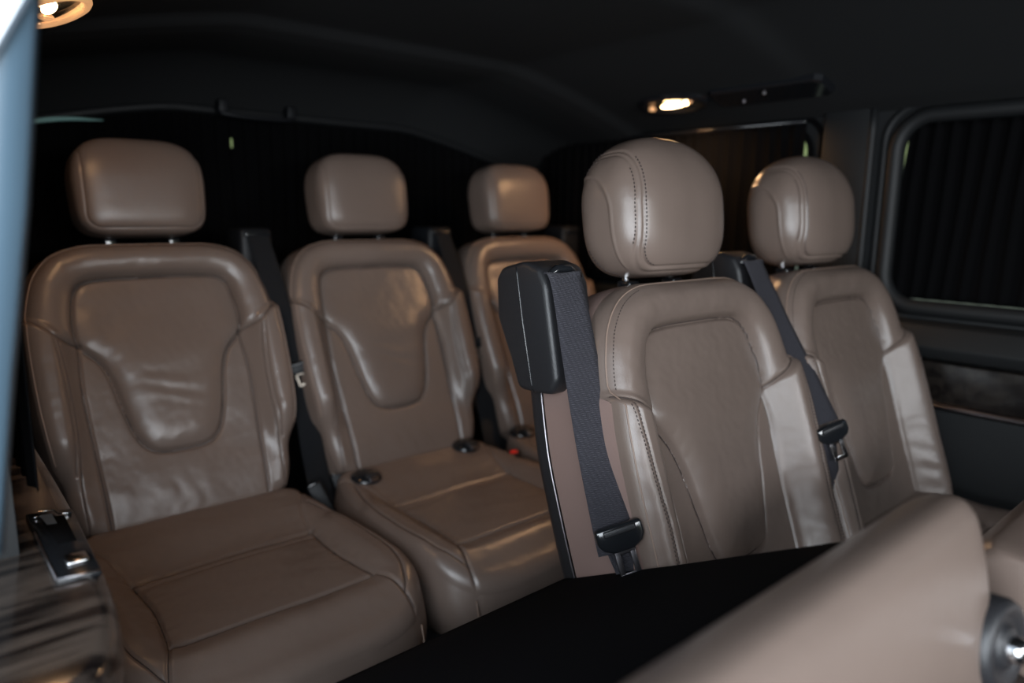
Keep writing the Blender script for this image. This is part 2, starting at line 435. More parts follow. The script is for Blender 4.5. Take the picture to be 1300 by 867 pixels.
CUSH_W = [(0.0, .175), (.015, .200), (.05, .215), (.12, .228), (.25, .238), (.36, .240), (.42, .236), (.455, .225), (.48, .208), (.498, .186), (.51, .16), (.518, .125), (.522, .09)]
def cushion_relief(U, V, dO):
    A = np.abs(U)
    H = .040 * (1 - sm(V, -.02, .17)) + .008 * np.exp(-((V - .10) / .05) ** 2)
    bol = .024 * sm(A, .145, .200) * sm(V, .06, .20) * (1 - sm(V, .37, .50))
    H += bol
    H += -.030 * sm(V, .42, .535) ** 1.2 + .009 * np.exp(-((V - .445) / .03) ** 2) * (1 - sm(A, .15, .22))
    inn = (A < .158) & (V > .178) & (V < .405)
    dp = seg_dist(U, V, [(-.158, .178), (.158, .178), (.162, .405), (-.162, .405)], True)
    H += np.where(inn, .006 * (1 - np.exp(-dp / .02)), 0)
    H += groove(seg_dist(U, V, [(-.158, .178), (.158, .178)]), .006, .006)
    H += groove(seg_dist(U, V, [(-.158, .205), (.158, .205)]), .002, .006)
    H += groove(seg_dist(U, V, [(-.162, .405), (.162, .405)]), .0065, .0038)
    for sg in (1, -1):
        H += groove(seg_dist(U, V, catmull([(sg * .158, .178), (sg * .152, .28), (sg * .158, .36), (sg * .166, .41), (sg * .182, .465), (sg * .19, .52)], 6)), .005, .0035)
        H += groove(seg_dist(U, V, catmull([(sg * .158, .178), (sg * .175, .10), (sg * .21, .03)], 6)), .004, .004)
        H += groove(seg_dist(U, V, catmull([(sg * .195, .09), (sg * .216, .2), (sg * .220, .32), (sg * .214, .40), (sg * .196, .45), (sg * .184, .468)], 6)), .003, .0025)
    H += fbm(U, V, 24, 11) * .0014 + .0004 * fbm(U, V, 110, 5, 2)
    H += np.exp(-((V - .155) / .03) ** 2) * np.sin(U * 150 + 3 * np.sin(V * 40)) * .0006
    H += np.exp(-((A - .15) / .02) ** 2) * np.sin(V * 230) * .0004
    return H

def superhead(cx, cy, cz, a, bf, bb, ht, hb, pe, ve, nu=150, nv=110, mod=None, seam=None, tilt=0.0, vb=None):
    """closed head-restraint shell; returns mesh"""
    V = np.zeros((nv, nu, 3))
    th = np.linspace(0, 2 * math.pi, nu, endpoint=False); ph = np.linspace(-math.pi / 2, math.pi / 2, nv)
    def sp(x, e): return np.sign(x) * np.abs(x) ** (2 / e)
    for j, p in enumerate(ph):
        k_ = ve if (vb is None or p > 0) else vb; c = sp(math.cos(p), k_); s_ = sp(math.sin(p), k_)
        x = sp(np.cos(th), pe) * c; y = sp(np.sin(th), pe) * c
        V[j, :, 0] = x; V[j, :, 1] = y; V[j, :, 2] = s_
    X, Y, Z = V[..., 0], V[..., 1], V[..., 2]
    if mod: X, Y, Z = mod(X, Y, Z)
    P = np.stack([X * a, np.where(Y < 0, Y * bf, Y * bb), np.where(Z > 0, Z * ht, Z * hb)], 2)
    gu = np.roll(P, -1, 1) - np.roll(P, 1, 1); gv = np.gradient(P, axis=0)
    N = np.cross(gu, gv); N /= np.linalg.norm(N, axis=2, keepdims=True) + 1e-9
    N[0] = (0, 0, -1); N[-1] = (0, 0, 1)
    if seam: P = P + N * seam(P[..., 0], P[..., 1], P[..., 2], N)[..., None]
    ct, st = math.cos(tilt), math.sin(tilt)
    Yr = P[..., 1] * ct + P[..., 2] * st; Zr = -P[..., 1] * st + P[..., 2] * ct
    P = np.stack([P[..., 0] + cx, Yr + cy, Zr + cz], 2)
    F = []
    idx = np.arange(nu * nv).reshape(nv, nu)
    for j in range(nv - 1):
        a_, b_ = idx[j], idx[j + 1]; a2, b2 = np.roll(a_, -1), np.roll(b_, -1)
        F += np.stack([a_, a2, b2, b_], 1).tolist()
    me = mesh_from(P.reshape(-1, 3), F)
    bm = bmesh.new(); bm.from_mesh(me); bmesh.ops.remove_doubles(bm, verts=bm.verts[:], dist=1e-6)
    me2 = bpy.data.meshes.new('h'); bm.to_mesh(me2); bm.free()
    return me2, P, N

def rr_sd(U, Z, hw, zb, r):
    """signed distance to the region |u|<hw, z>zb with rounded lower corners (positive outside)"""
    qx = np.abs(U) - (hw - r); qz = (zb + r) - Z
    return np.hypot(np.maximum(qx, 0), np.maximum(qz, 0)) + np.minimum(np.maximum(qx, qz), 0) - r

def pedestal(t, cx, y0, y1, ztop, w=.19):
    obj('pedestal', box_bm(cx - w, cx + w, y0, y1, -.99, ztop, .02), BLACKP, t)
    for sx in (-1, 1):
        obj('floor_rail', box_bm(cx + sx * (w - .02) - .012, cx + sx * (w - .02) + .012, y0 - .04, y1 + .03, -1.02, -.985, .003), SATIN, t)

def make_rear_seat(cx):
    t = thing('rear_seat', 'taupe leather rear-row seat nearest the left side panel, with the whole cushion in view', 'seat', (cx, 1.25, -1.02), 'rear row of leather seats')
    O, ux, uv, uw = frame_back(1.391, -.57, R_(21.9), cx)
    p = Pad(REAR_W, 250, 300, rear_back_relief, .030, O, ux, uv, uw)
    inq = lambda u, v: inside(u, v, Q_REAR)
    bolm = lambda sg: (lambda u, v: (~inside(u, v, Q_REAR)) & (sg * u > .152) & (v < .338 + (np.abs(u) - .15) * .62))
    b = p.part(lambda u, v: ~inq(u, v) & ~bolm(1)(u, v) & ~bolm(-1)(u, v), 'backrest', LEATHER, t)
    p.part(inq, 'centre_panel', LEATHER, b)
    for sg in (1, -1): p.part(bolm(sg), 'side_bolster', LEATHER, b)
    bulge = lambda q, u, v: -.006 * math.sin(min(1, q) * math.pi)
    p.wall(None, -.10, 'side_panel', LEATHER, b, inset=bulge, rows=10)
    p.wall(-.10, -.115, 'back_panel', BLACKP, b, inset=lambda q, u, v: .004 + .02 * q * q, rows=4, cap=True)
    # piping along the rim
    loop = p.rim_loop(.0060, .12)
    p.line(None, .0003, rad=.0013, name='piping', m=THREAD_LT, parent=b, dense=loop)
    dl = [[(sg * .193, .35), (sg * .186, .28), (sg * .184, .19), (sg * .190, .10)] for sg in (1, -1)]
    p.stitches(dl, .0052, .0036, .0006, .0006, 'stitching', THREAD, b)
    seams(p, [(Q_REAR, True)] + [(pl, False) for sg in (1, -1) for pl in ([(sg * .150, .336), (sg * .156, .25), (sg * .150, .1), (sg * .146, -.02)], [(sg * .150, .338), (sg * .185, .352), (sg * .212, .378), (sg * .236, .394)], [(sg * .187, .345), (sg * .180, .28), (sg * .178, .19), (sg * .183, .05), (sg * .18, -.01)])], b)
    # head restraint
    def mod(X, Y, Z):
        return X * (1 - .10 * np.clip(Z, 0, 1) ** 2 - .03 * np.clip(-Z, 0, 1)), Y * (1 - .18 * np.clip(Z, 0, 1) ** 2), Z
    def seam(U, Y, Z, N):
        g = rr_sd(U, Z, .107, -.083, .028); fr = sm(-N[..., 1], .02, .3)
        return groove(g, .0022, .0022) * fr + fbm(U, Z, 30, 21) * .0006
    me, P, N = superhead(cx, 1.628, .035, .123, .066, .060, .098, .096, 4.6, 3.7, 170, 120, mod, seam, R_(8), vb=5.0)
    h = obj('headrest', me, LEATHER, t)
    for sx in (-.06, .06):
        obj('headrest_post', tube_mesh([(cx + sx, 1.625, -.13), (cx + sx, 1.628, -.03)], .0065, 10), CHROME, h)
        obj('post_sleeve', box_bm(cx + sx - .012, cx + sx + .012, 1.613, 1.637, -.085, -.062, .004), BLACKG, h)
    # cushion
    q = Pad(CUSH_W, 220, 250, cushion_relief, .026, (cx, 1.405, -.612), (1, 0, 0), (0, -1, 0), (0, 0, 1))
    inp = lambda u, v: (np.abs(u) < .158) & (v > .178) & (v < .405)
    fr = lambda u, v: (v >= .405) & (np.abs(u) < .166 + (v - .41) * .25)
    sd = lambda u, v: (~inp(u, v)) & (np.abs(u) > .158) & (v > .12) & ~fr(u, v)
    c = q.part(lambda u, v: ~inp(u, v) & ~fr(u, v) & ~sd(u, v), 'cushion', LEATHER, t)
    q.part(inp, 'centre_panel', LEATHER, c)
    q.part(fr, 'front_roll', LEATHER, c)
    for sg in (1, -1): q.part(lambda u, v, sg=sg: sd(u, v) & (sg * u > 0), 'side_bolster', LEATHER, c)
    q.wall(None, -.140, 'skirt', LEATHER, c, inset=lambda r, u, v: -.010 * math.sin(r * 2.6) + .014 * r ** 4, rows=14, cap=True)
    seams(q, [([(-.158, .178), (-.05, .178), (.05, .178), (.158, .178)], False), ([(-.162, .405), (-.05, .405), (.05, .405), (.162, .405)], False)] + [(pl, False) for sg in (1, -1) for pl in ([(sg * .158, .178), (sg * .152, .28), (sg * .158, .36), (sg * .166, .41), (sg * .182, .465), (sg * .188, .49)], [(sg * .195, .09), (sg * .216, .2), (sg * .220, .32), (sg * .214, .40), (sg * .196, .45), (sg * .184, .468)])], c)
    for sg in (1, -1):
        pts = []
        for r in range(9):
            w = -.055 - .075 * r / 8; pts.append(q.pos(sg * .193, .5035 + .009 * math.sin(r / 8 * 2.6), w))
        obj('skirt_seam', tube_mesh([Vector(x) for x in pts], .0016, 6), THREAD_LT, c)
    dl = [[(sg * .1955, .09), (sg * .2165, .2), (sg * .2205, .32), (sg * .2145, .40), (sg * .1965, .45)] for sg in (1, -1)]
    q.stitches(dl, .0055, .0036, .0006, .0004, 'stitching', THREAD, c)
    pedestal(t, cx, .98, 1.36, -.74)
    # belt exit on the shoulder and its housing
    hb = box_bm(cx + .188, cx + .262, 1.585, 1.68, -.20, -.042, .012)
    hs = obj('belt_housing', hb, BUCKLE, t)
    obj('belt_slot', box_bm(cx + .196, cx + .254, 1.577, 1.60, -.062, -.052, .003), BLACKG, hs)
    return t

# ------------------------------------------------------------------ second-row seat
A_W = [(-.14, .20), (-.125, .225), (-.10, .240), (-.04, .247), (.05, .251), (.13, .252), (.20, .251), (.26, .244), (.31, .236), (.35, .225), (.38, .208), (.402, .188), (.418, .163), (.428, .135), (.433, .105)]
A_W = [(v_, w_ * .984) for v_, w_ in A_W]
Q_A = sym(smooth_half([(0, .362), (.07, .361), (.115, .355), (.140, .335), (.152, .30), (.157, .262), (.152, .225), (.122, .186), (.104, .14), (.090, .08), (.078, .03), (.066, -.002), (.046, -.014), (0, -.018)], 6))
def a_back_relief(U, V, dO):
    A = np.abs(U)
    inq = inside(U, V, Q_A); dq = seg_dist(U, V, Q_A, True)
    vn = .226 + (A - .15) * .55
    up = sm(V - vn, -.012, .016)
    x = dq / (dq + dO + 1e-6)
    hoop = .024 * np.sin(math.pi * np.clip(x, 0, 1)) ** .55 + .006
    low = -.002 + .0025 * (1 - np.exp(-dq / .015))
    bol = sm(A, .150, .205) * .042 + .004 * sm(A, .15, .17)
    out = up * hoop + (1 - up) * (low + bol)
    inn = .001 + .014 * (1 - np.exp(-(dq / .020) ** 1.3)) * (1 - sm(V, .2, .32) * .75)
    H = np.where(inq, inn, out)
    H = H + groove(dq, .0070, .0042)
    for sg in (1, -1):
        H += groove(seg_dist(U, V, catmull([(sg * .152, .226), (sg * .155, .17), (sg * .148, .08), (sg * .146, -.12)], 6)), .006, .0032)
        H += groove(seg_dist(U, V, catmull([(sg * .152, .226), (sg * .18, .243), (sg * .21, .262), (sg * .235, .274), (sg * .26, .28)], 6)), .0055, .0032)
        H += groove(seg_dist(U, V, catmull([(sg * .222, .262), (sg * .220, .2), (sg * .216, .13), (sg * .212, .06), (sg * .215, -.12)], 6)), .0022, .0022)
    H += fbm(U, V, 24, 31) * .0011 + .0004 * fbm(U, V, 120, 9, 2)
    H += np.exp(-((A - .185) / .02) ** 2) * np.exp(-((V + .02) / .06) ** 2) * np.sin(V * 150 + U * 90) * .0011
    return H

def make_mid_seat(cx):
    t = thing('middle_seat', 'taupe leather middle-row seat nearest the camera, with its left side and belt tower in view', 'seat', (cx, .40, -1.02), 'middle row of leather seats')
    O, ux, uv, uw = frame_back(.547, -.51, R_(19.2), cx)
    p = Pad(A_W, 270, 320, a_back_relief, .034, O, ux, uv, uw)
    inq = lambda u, v: inside(u, v, Q_A)
    bolm = lambda sg: (lambda u, v: (~inside(u, v, Q_A)) & (sg * u > .152) & (v < .226 + (np.abs(u) - .15) * .55))
    b = p.part(lambda u, v: ~inq(u, v) & ~bolm(1)(u, v) & ~bolm(-1)(u, v), 'backrest', LEATHER, t)
    p.part(inq, 'centre_panel', LEATHER, b)
    for sg in (1, -1): p.part(bolm(sg), 'side_bolster', LEATHER, b)
    p.wall(None, -.124, 'side_panel', VINYL, b, inset=lambda q, u, v: -.004 * math.sin(q * math.pi), rows=12)
    p.wall(-.124, -.162, 'back_panel', BLACKP, b, inset=lambda q, u, v: -.003 + .012 * q ** 4, rows=5, cap=True)
    J, I = p.rim()
    uvs = [(p.U[j, i], p.V[j, i]) for j, i in zip(J[::4], I[::4]) if p.V[j, i] > -.1]
    k0 = min(range(len(uvs)), key=lambda k: uvs[k][1] + (0 if uvs[k][0] > 0 else 9))
    uvs = uvs[k0:] + uvs[:k0]
    obj('edge_trim', tube_mesh([Vector(p.pos(u * 1.010, v, -.126)) for u, v in uvs], .0016, 6), SATIN, b)
    loop = p.rim_loop(.0060, -.11)
    p.line(None, .0003, rad=.0013, name='piping', m=THREAD_LT, parent=b, dense=loop)
    L = []
    for sg in (1, -1):
        L.append([(sg * .2225, .262), (sg * .2205, .2), (sg * .2165, .13), (sg * .2125, .06), (sg * .2155, -.12)])
        L.append([(sg * .2285, .262), (sg * .2265, .2), (sg * .2225, .13), (sg * .2185, .06), (sg * .2215, -.12)])
    L.append([tuple(q) for q in p.rim_loop(.011, .27) if q[0] < -.12][::2])
    p.stitches(L, .0056, .0038, .0007, .0006, 'stitching', THREAD, b)
    seams(p, [(Q_A, True)] + [(pl, False) for sg in (1, -1) for pl in ([(sg * .152, .224), (sg * .155, .17), (sg * .148, .08), (sg * .146, -.12)], [(sg * .152, .226), (sg * .18, .243), (sg * .21, .262), (sg * .235, .274)])], b)
    # head restraint with stitched front panel and oval side patches
    def mod(X, Y, Z):
        k = 1 - .06 * np.clip(-Z, 0, 1) ** 2
        return X * k * (1 + .04 * np.clip(Y, -1, 0) * -1 * 0), Y * (1 - .10 * np.clip(Z, 0, 1) ** 2 + .0 * Z), Z
    def seam(U, Y, Z, N):
        top = np.clip(Z, 0, .12) / .12
        g = rr_sd(U * (1 + .10 * top), Z, .106, -.098, .036); fr = sm(-N[..., 1], -.35, .1) * sm(.45 - Y / .1, 0, .3)
        g2 = g
        H = groove(g, .0030, .0022) * fr + groove(g - .0075, .0016, .0018) * fr
        dy = (Y - .035) / .052; dz = np.clip((Z - (-.01)) / .058, 0, None)
        el = np.sqrt(dy ** 2 + dz ** 2) - 1
        side = sm(np.abs(U), .095, .115)
        H += side * (groove(el * .05, .0018, .0022) + .0014 * np.exp(-((el * .05 - .004) / .0022) ** 2) - .0015 * sm(-el, 0, .1))
        return H + fbm(U, Z + Y, 26, 41) * .0006
    me, P, N = superhead(cx + .012, .762, .008, .136, .082, .082, .113, .114, 2.75, 2.35, 260, 190, mod, seam, R_(7), vb=3.6)
    h = obj('headrest', me, LEATHER, t)
    # stitches follow the double seam
    j0 = [j for j in range(P.shape[0])]
    Ploc = P - np.array([cx + .012, .762, .008])
    ct, st = math.cos(R_(-7)), math.sin(R_(-7))
    Yl = Ploc[..., 1] * ct + Ploc[..., 2] * st; Zl = -Ploc[..., 1] * st + Ploc[..., 2] * ct; Ul = Ploc[..., 0]
    top = np.clip(Zl, 0, .12) / .12
    G = rr_sd(Ul * (1 + .10 * top), Zl, .106, -.098, .036)
    V = []; F = []
    for off in (-.0035, .011):
        for sg in (1, -1):
            pts = []
            for j in range(4, P.shape[0] - 6):
                row = G[j] - off; u_ = Ul[j]; y_ = Yl[j]
                cand = [i for i in range(P.shape[1] - 1) if row[i] * row[i + 1] <= 0 and u_[i] * sg > 0.01 and y_[i] < .045]
                if cand:
                    i = cand[0] if sg < 0 else cand[-1]
                    f = row[i] / (row[i] - row[i + 1] + 1e-12)
                    pts.append(Vector(P[j, i] * (1 - f) + P[j, i + 1] * f + N[j, i] * np.array([1, 1, 1]) * .0005))
            run = []
            for q_ in pts:
                if run and (q_ - run[-1]).length > .03:
                    if len(run) > 5: add_dashes(V, F, run, .0060, .0040, .0010)
                    run = []
                run.append(q_)
            if len(run) > 5: add_dashes(V, F, run, .0060, .0040, .0010)
    obj('stitching', mesh_from(V, F), THREAD, h, kind='stuff')
    for sx in (-.058, .058):
        obj('headrest_post', tube_mesh([(cx + sx, .750, -.19), (cx + sx, .762, -.06)], .0065, 10), CHROME, h)
        obj('post_sleeve', box_bm(cx + sx - .013, cx + sx + .013, .738, .766, -.125, -.108, .004), BLACKG, h)
    # belt tower on the left shoulder
    x0, x1 = cx - .268, cx - .178
    poly = [(.728, -.100), (.742, -.078), (.775, -.070), (.826, -.082), (.838, -.100), (.834, -.16), (.800, -.225), (.784, -.262), (.745, -.262), (.712, -.258), (.700, -.235)]
    tw = obj('belt_tower', prism_bm(poly, 'x', x0, x1, .009, 3), BLACKP, t)
    obj('tower_joint', tube_mesh([(x0 + .0005, .790, -.080), (x0, .788, -.088), (x0, .774, -.16), (x0, .752, -.25), (x0 + .003, .750, -.260)], .0013, 6), BLACKG, tw)
    obj('belt_slot', tube_mesh([(x0 + .014, .737, -.092), (x0 + .030, .735, -.080), (x0 + .052, .735, -.080), (x1 - .012, .737, -.092)], .0065, 10), BLACKG, tw)
    # cushion
    q = Pad(CUSH_W, 90, 110, cushion_relief, .026, (cx, .560, -.612), (1, 0, 0), (0, -1, 0), (0, 0, 1))
    c = q.part(lambda u, v: np.ones(u.shape, bool), 'cushion', LEATHER, t)
    q.wall(None, -.140, 'skirt', LEATHER, c, inset=lambda r, u, v: -.008 * math.sin(r * 2.6), rows=6, cap=True)
    pedestal(t, cx, .14, .50, -.74)
    return t

# ------------------------------------------------------------------ ribbons (belt webbing)
def ribbon(path, wdirs, width, thick=.0016, n=10, nw=6, curl=0.0):
    P = catmull(path, n); D = catmull(wdirs, n); V = []; F = []; m = len(P)
    ws = width if hasattr(width, '__len__') else [width] * len(path)
    Wd = [w[0] for w in catmull([(w,) for w in ws], n)]
    ring = nw * 2 + 2; uvs = []; L = 0
    for i in range(m):
        p = Vector(P[i]); t = Vector(P[min(i + 1, m - 1)]) - Vector(P[max(i - 1, 0)]); t.normalize()
        d = Vector(D[i]); d = (d - t * d.dot(t)).normalized(); nn = t.cross(d).normalized()
        if i: L += (Vector(P[i]) - Vector(P[i - 1])).length
        for sgn in (1, -1):
            for k in range(nw + 1):
                s = (k / nw * 2 - 1) * sgn
                ed = 1 if abs(s) < .99 else .35
                V.append(p + d * s * Wd[i] / 2 + nn * (sgn * thick / 2 * ed + curl * (1 - s * s)))
                uvs.append(((s + 1) / 2 * .046, L))
    for i in range(m - 1):
        for k in range(ring): F.append((i * ring + k, i * ring + (k + 1) % ring, (i + 1) * ring + (k + 1) % ring, (i + 1) * ring + k))
    F.append(tuple(range(ring))[::-1]); F.append(tuple((m - 1) * ring + k for k in range(ring)))
    me = mesh_from(V, F); uvl = me.uv_layers.new(name='UVMap')
    for l in me.loops: uvl.data[l.index].uv = uvs[l.vertex_index]
    bm = bmesh.new(); bm.from_mesh(me); bmesh.ops.recalc_face_normals(bm, faces=bm.faces); bm.to_mesh(me); bm.free()
    return me

def tongue(t, p, down, wd, scale=1.0, chrome=SATIN, head=None):
    """latch tongue: black plastic head across the webbing, metal blade with a slot below it"""
    p = Vector(p); dn = Vector(down).normalized(); w = Vector(wd); w = (w - dn * w.dot(dn)).normalized(); n = dn.cross(w).normalized()
    if n.y > 0: n = -n
    def place(bm):
        M = Matrix((w * scale, dn * scale, n * scale)).transposed().to_4x4(); M.translation = p
        bmesh.ops.transform(bm, matrix=M, verts=bm.verts); bmesh.ops.recalc_face_normals(bm, faces=bm.faces); return bm
    poly = [(-.029, -.010), (-.026, -.014), (.026, -.014), (.029, -.010), (.029, .004), (.024, .012), (.012, .018), (-.012, .018), (-.024, .012), (-.029, .004)]
    h = obj('tongue', place(prism_bm(poly, 'z', -.004, .008, .003, 2)), head or BLACKG, t)
    obj('tongue_bar', place(box_bm(-.020, .020, -.011, -.003, .005, .011, .002)), BLACKP, h)
    for x in (-.0095, .0095):
        obj('blade', place(box_bm(x - .0035, x + .0035, .015, .050, .001, .0035, .001)), chrome, h)
    obj('blade', place(box_bm(-.013, .013, .044, .052, .001, .0035, .001)), chrome, h)
    obj('blade', place(box_bm(-.013, .013, .014, .022, .001, .0035, .001)), chrome, h)
    return h

# ================================================================== THE SETTING
XC = .908; XL, XR = .075, 1.78; YB = 1.99; YF = -1.55
def ceil_z(x, y):
    d = abs(x - XC); t = max(0, (d - .33)) / .52
    z = .362 - .118 * min(t, 1.1) ** 1.25
    yb = 1.455 + .04 * (x - .9) ** 2
    s = 1 / (1 + math.exp(-(y - yb) / .012)); z -= .020 * s
    z += .010 * math.exp(-((y - yb + .015) / .02) ** 2) * -1
    s2 = 1 / (1 + math.exp((y - (.80 + .05 * (x - 1.1))) / .012)); z -= -.014 * s2 * max(0, 1 - (d / .8) ** 4)
    z -= .095 * max(0, (y - 1.70) / .25) ** 2
    return z
nx, ny = 110, 220
V = []; F = []
for j in range(ny):
    y = YF + (YB + .03 - YF) * j / (ny - 1)
    for i in range(nx):
        x = (XL - .03) + (XR + .05 - XL + .03) * i / (nx - 1); V.append((x, y, ceil_z(x, y)))
for j in range(ny - 1):
    for i in range(nx - 1): F.append((j * nx + i, (j + 1) * nx + i, (j + 1) * nx + i + 1, j * nx + i + 1))
n0 = len(V)
V += [(XL - .03, YF, .45), (XR + .05, YF, .45), (XR + .05, YB + .03, .45), (XL - .03, YB + .03, .45)]; F.append((n0, n0 + 1, n0 + 2, n0 + 3))
obj('ceiling', mesh_from(V, F), HEADLINER, kind='structure')
obj('floor', box_bm(XL - .25, XR + .06, YF, YB + .03, -1.06, -1.02, 0), CARPET, kind='structure', smooth=False)
obj('wall_front', box_bm(XL - .02, XR + .05, YF - .03, YF, -1.02, -.35, 0), TRIMP, kind='structure', smooth=False)

# right wall: plate with two rounded window openings
def rrect(y0, y1, z0, z1, r, n=8):
    P = []
    for cy_, cz_, a0 in ((y1 - r, z1 - r, 0), (y0 + r, z1 - r, 90), (y0 + r, z0 + r, 180), (y1 - r, z0 + r, 270)):
        for k in range(n + 1): a = R_(a0 + 90 * k / n); P.append((cy_ + r * math.cos(a), cz_ + r * math.sin(a)))
    return P
def wall_plate(name, x0, x1, ya, yb, za, zb, holes, m):
    bm = bmesh.new(); E = []
    def loop(P):
        vs_ = [bm.verts.new((x0, a, b)) for a, b in P]; return [bm.edges.new((vs_[i], vs_[(i + 1) % len(vs_)])) for i in range(len(vs_))]
    E += loop([(ya, za), (yb, za), (yb, zb), (ya, zb)])
    for h in holes: E += loop(h)
    bmesh.ops.triangle_fill(bm, use_beauty=True, use_dissolve=False, edges=E)
    r = bmesh.ops.extrude_face_region(bm, geom=bm.faces[:])
    for v in [g for g in r['geom'] if isinstance(g, bmesh.types.BMVert)]: v.co.x = x1
    bmesh.ops.recalc_face_normals(bm, faces=bm.faces)
    return obj(name, bm, m, kind='structure', smooth=False)
WIN1 = rrect(-.55, .700, -.205, .222, .075); WIN2 = rrect(.905, 1.80, -.19, .215, .06)
wr = wall_plate('wall_right', XR, XR + .05, YF, YB + .03, -1.02, .40, [WIN1, WIN2], TRIMP)
def win(name, P, x, fw, m, wide=.018):
    ring = [(x, a, b) for a, b in P]
    o = obj(name, prism_bm(P, 'x', XR + .040, XR + .044, 0), GLASS, kind='structure', smooth=False)
    obj('window_frame', tube_mesh([Vector(q) for q in ring], wide, 10, True), m, o)
    big = [(a + (.028 if a > sum(p_[0] for p_ in P) / len(P) else -.028), b + (.024 if b > 0 else -.024)) for a, b in P]
    obj('window_frame', tube_mesh([Vector((x + .006, a, b)) for a, b in big], .010, 8, True), m, o)
    return o
def back_plate():
    bm = bmesh.new(); E = []
    for P in ([(XL - .02, -1.02), (XR + .05, -1.02), (XR + .05, .40), (XL - .02, .40)], [(.35, -.20), (1.47, -.20), (1.47, .22), (.35, .22)]):
        vs_ = [bm.verts.new((a, YB, b)) for a, b in P]; E += [bm.edges.new((vs_[i], vs_[(i + 1) % 4])) for i in range(4)]
    bmesh.ops.triangle_fill(bm, use_beauty=True, use_dissolve=False, edges=E)
    r = bmesh.ops.extrude_face_region(bm, geom=bm.faces[:])
    for v in [g for g in r['geom'] if isinstance(g, bmesh.types.BMVert)]: v.co.y += .03
    bmesh.ops.recalc_face_normals(bm, faces=bm.faces)
    obj('wall_back', bm, TRIMP, kind='structure', smooth=False)
    obj('window_3', box_bm(.34, 1.48, YB + .012, YB + .016, -.21, .23, 0), GLASS, kind='structure', smooth=False)
back_plate()
win('window_1', WIN1, XR - .004, .02, TRIMP)
win('window_2', WIN2, XR - .001, .02, CURTAIN, .008)
# pillar cover between the windows
obj('trim_1', prism_bm([(.745, -.26), (.885, -.26), (.872, .0), (.868, .250), (.748, .250)], 'x', XR - .022, XR - .002, .008, 3), TRIMP, kind='structure')
obj('trim_2', tube_mesh([Vector((XR - .016, .752, z)) for z in (-.25, -.1, .05, .2, .25)], .009, 10), TRIMP, kind='structure')
# sill, wood panel, satin strip, lower panel on the right wall
sl = obj('trim_3', prism_bm([(XR - .002, -.315), (XR - .045, -.31), (XR - .055, -.285), (XR - .035, -.240), (XR - .002, -.228)], 'y', -1.2, 1.6, .004, 2), TRIMP, kind='structure')
wp = obj('trim_4', prism_bm([(XR - .002, -.318), (XR - .040, -.318), (XR - .034, -.410), (XR - .002, -.410)], 'y', -1.2, 1.2, .003, 2), WOOD2, kind='structure')
obj('trim_5', prism_bm([(XR - .002, -.411), (XR - .040, -.411), (XR - .044, -.417), (XR - .040, -.424), (XR - .002, -.424)], 'y', -1.2, .86, .0015, 2), SATIN, kind='structure')
obj('trim_6', prism_bm([(XR - .002, -.425), (XR - .034, -.425), (XR - .028, -.7), (XR - .030, -1.0), (XR - .002, -1.0)], 'y', -1.2, 1.6, .004, 2), TRIMP, kind='structure')

# left wall behind the door opening, seen between the pillar and the first seat
obj('wall_left', box_bm(XL - .03, XL, .86, YB + .03, -1.02, .40, 0), TRIMP, kind='structure', smooth=False)
obj('wall_left', box_bm(XL - .03, XL, YF, -.85, -1.02, .40, 0), TRIMP, kind='structure', smooth=False)
# painted door pillar close to the camera on the left
pil = [(.205, .113), (.15, .104), (.0, .084), (-.12, .064), (-.20, .052), (-.25, .045)]
bm = bmesh.new(); rings = []
for z, x in [(.36, .150)] + pil:
    rings.append([bm.verts.new(q) for q in ((x - .13, .60, z), (x - .055, .60, z), (x - .022, .601, z), (x - .006, .606, z), (x, .616, z), (x - .01, .626, z), (x - .13, .630, z))])
for a, b in zip(rings, rings[1:]):
    for k in range(len(a)): bm.faces.new((a[k], a[(k + 1) % len(a)], b[(k + 1) % len(a)], b[k]))
bm.faces.new(rings[0]); bm.faces.new(rings[-1][::-1]); bmesh.ops.recalc_face_normals(bm, faces=bm.faces)
pl_ = obj('trim_7', bm, PAINT, kind='structure')
sl_pts = [(.36, .150), (.205, .118), (.14, .094), (.10, .072), (.04, .035)]
obj('door_seal', tube_mesh([Vector((x, .598, z)) for z, x in sl_pts], .003, 10), SEAL, pl_)
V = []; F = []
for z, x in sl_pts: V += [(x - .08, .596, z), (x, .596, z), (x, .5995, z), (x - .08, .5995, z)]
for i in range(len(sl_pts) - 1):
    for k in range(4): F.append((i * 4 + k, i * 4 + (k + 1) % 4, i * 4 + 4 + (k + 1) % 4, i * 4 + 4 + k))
obj('door_edge_lit', mesh_from(V, F), PAINT_LIT, pl_, smooth=False)  # strip laid on the pillar with the caught daylight painted in

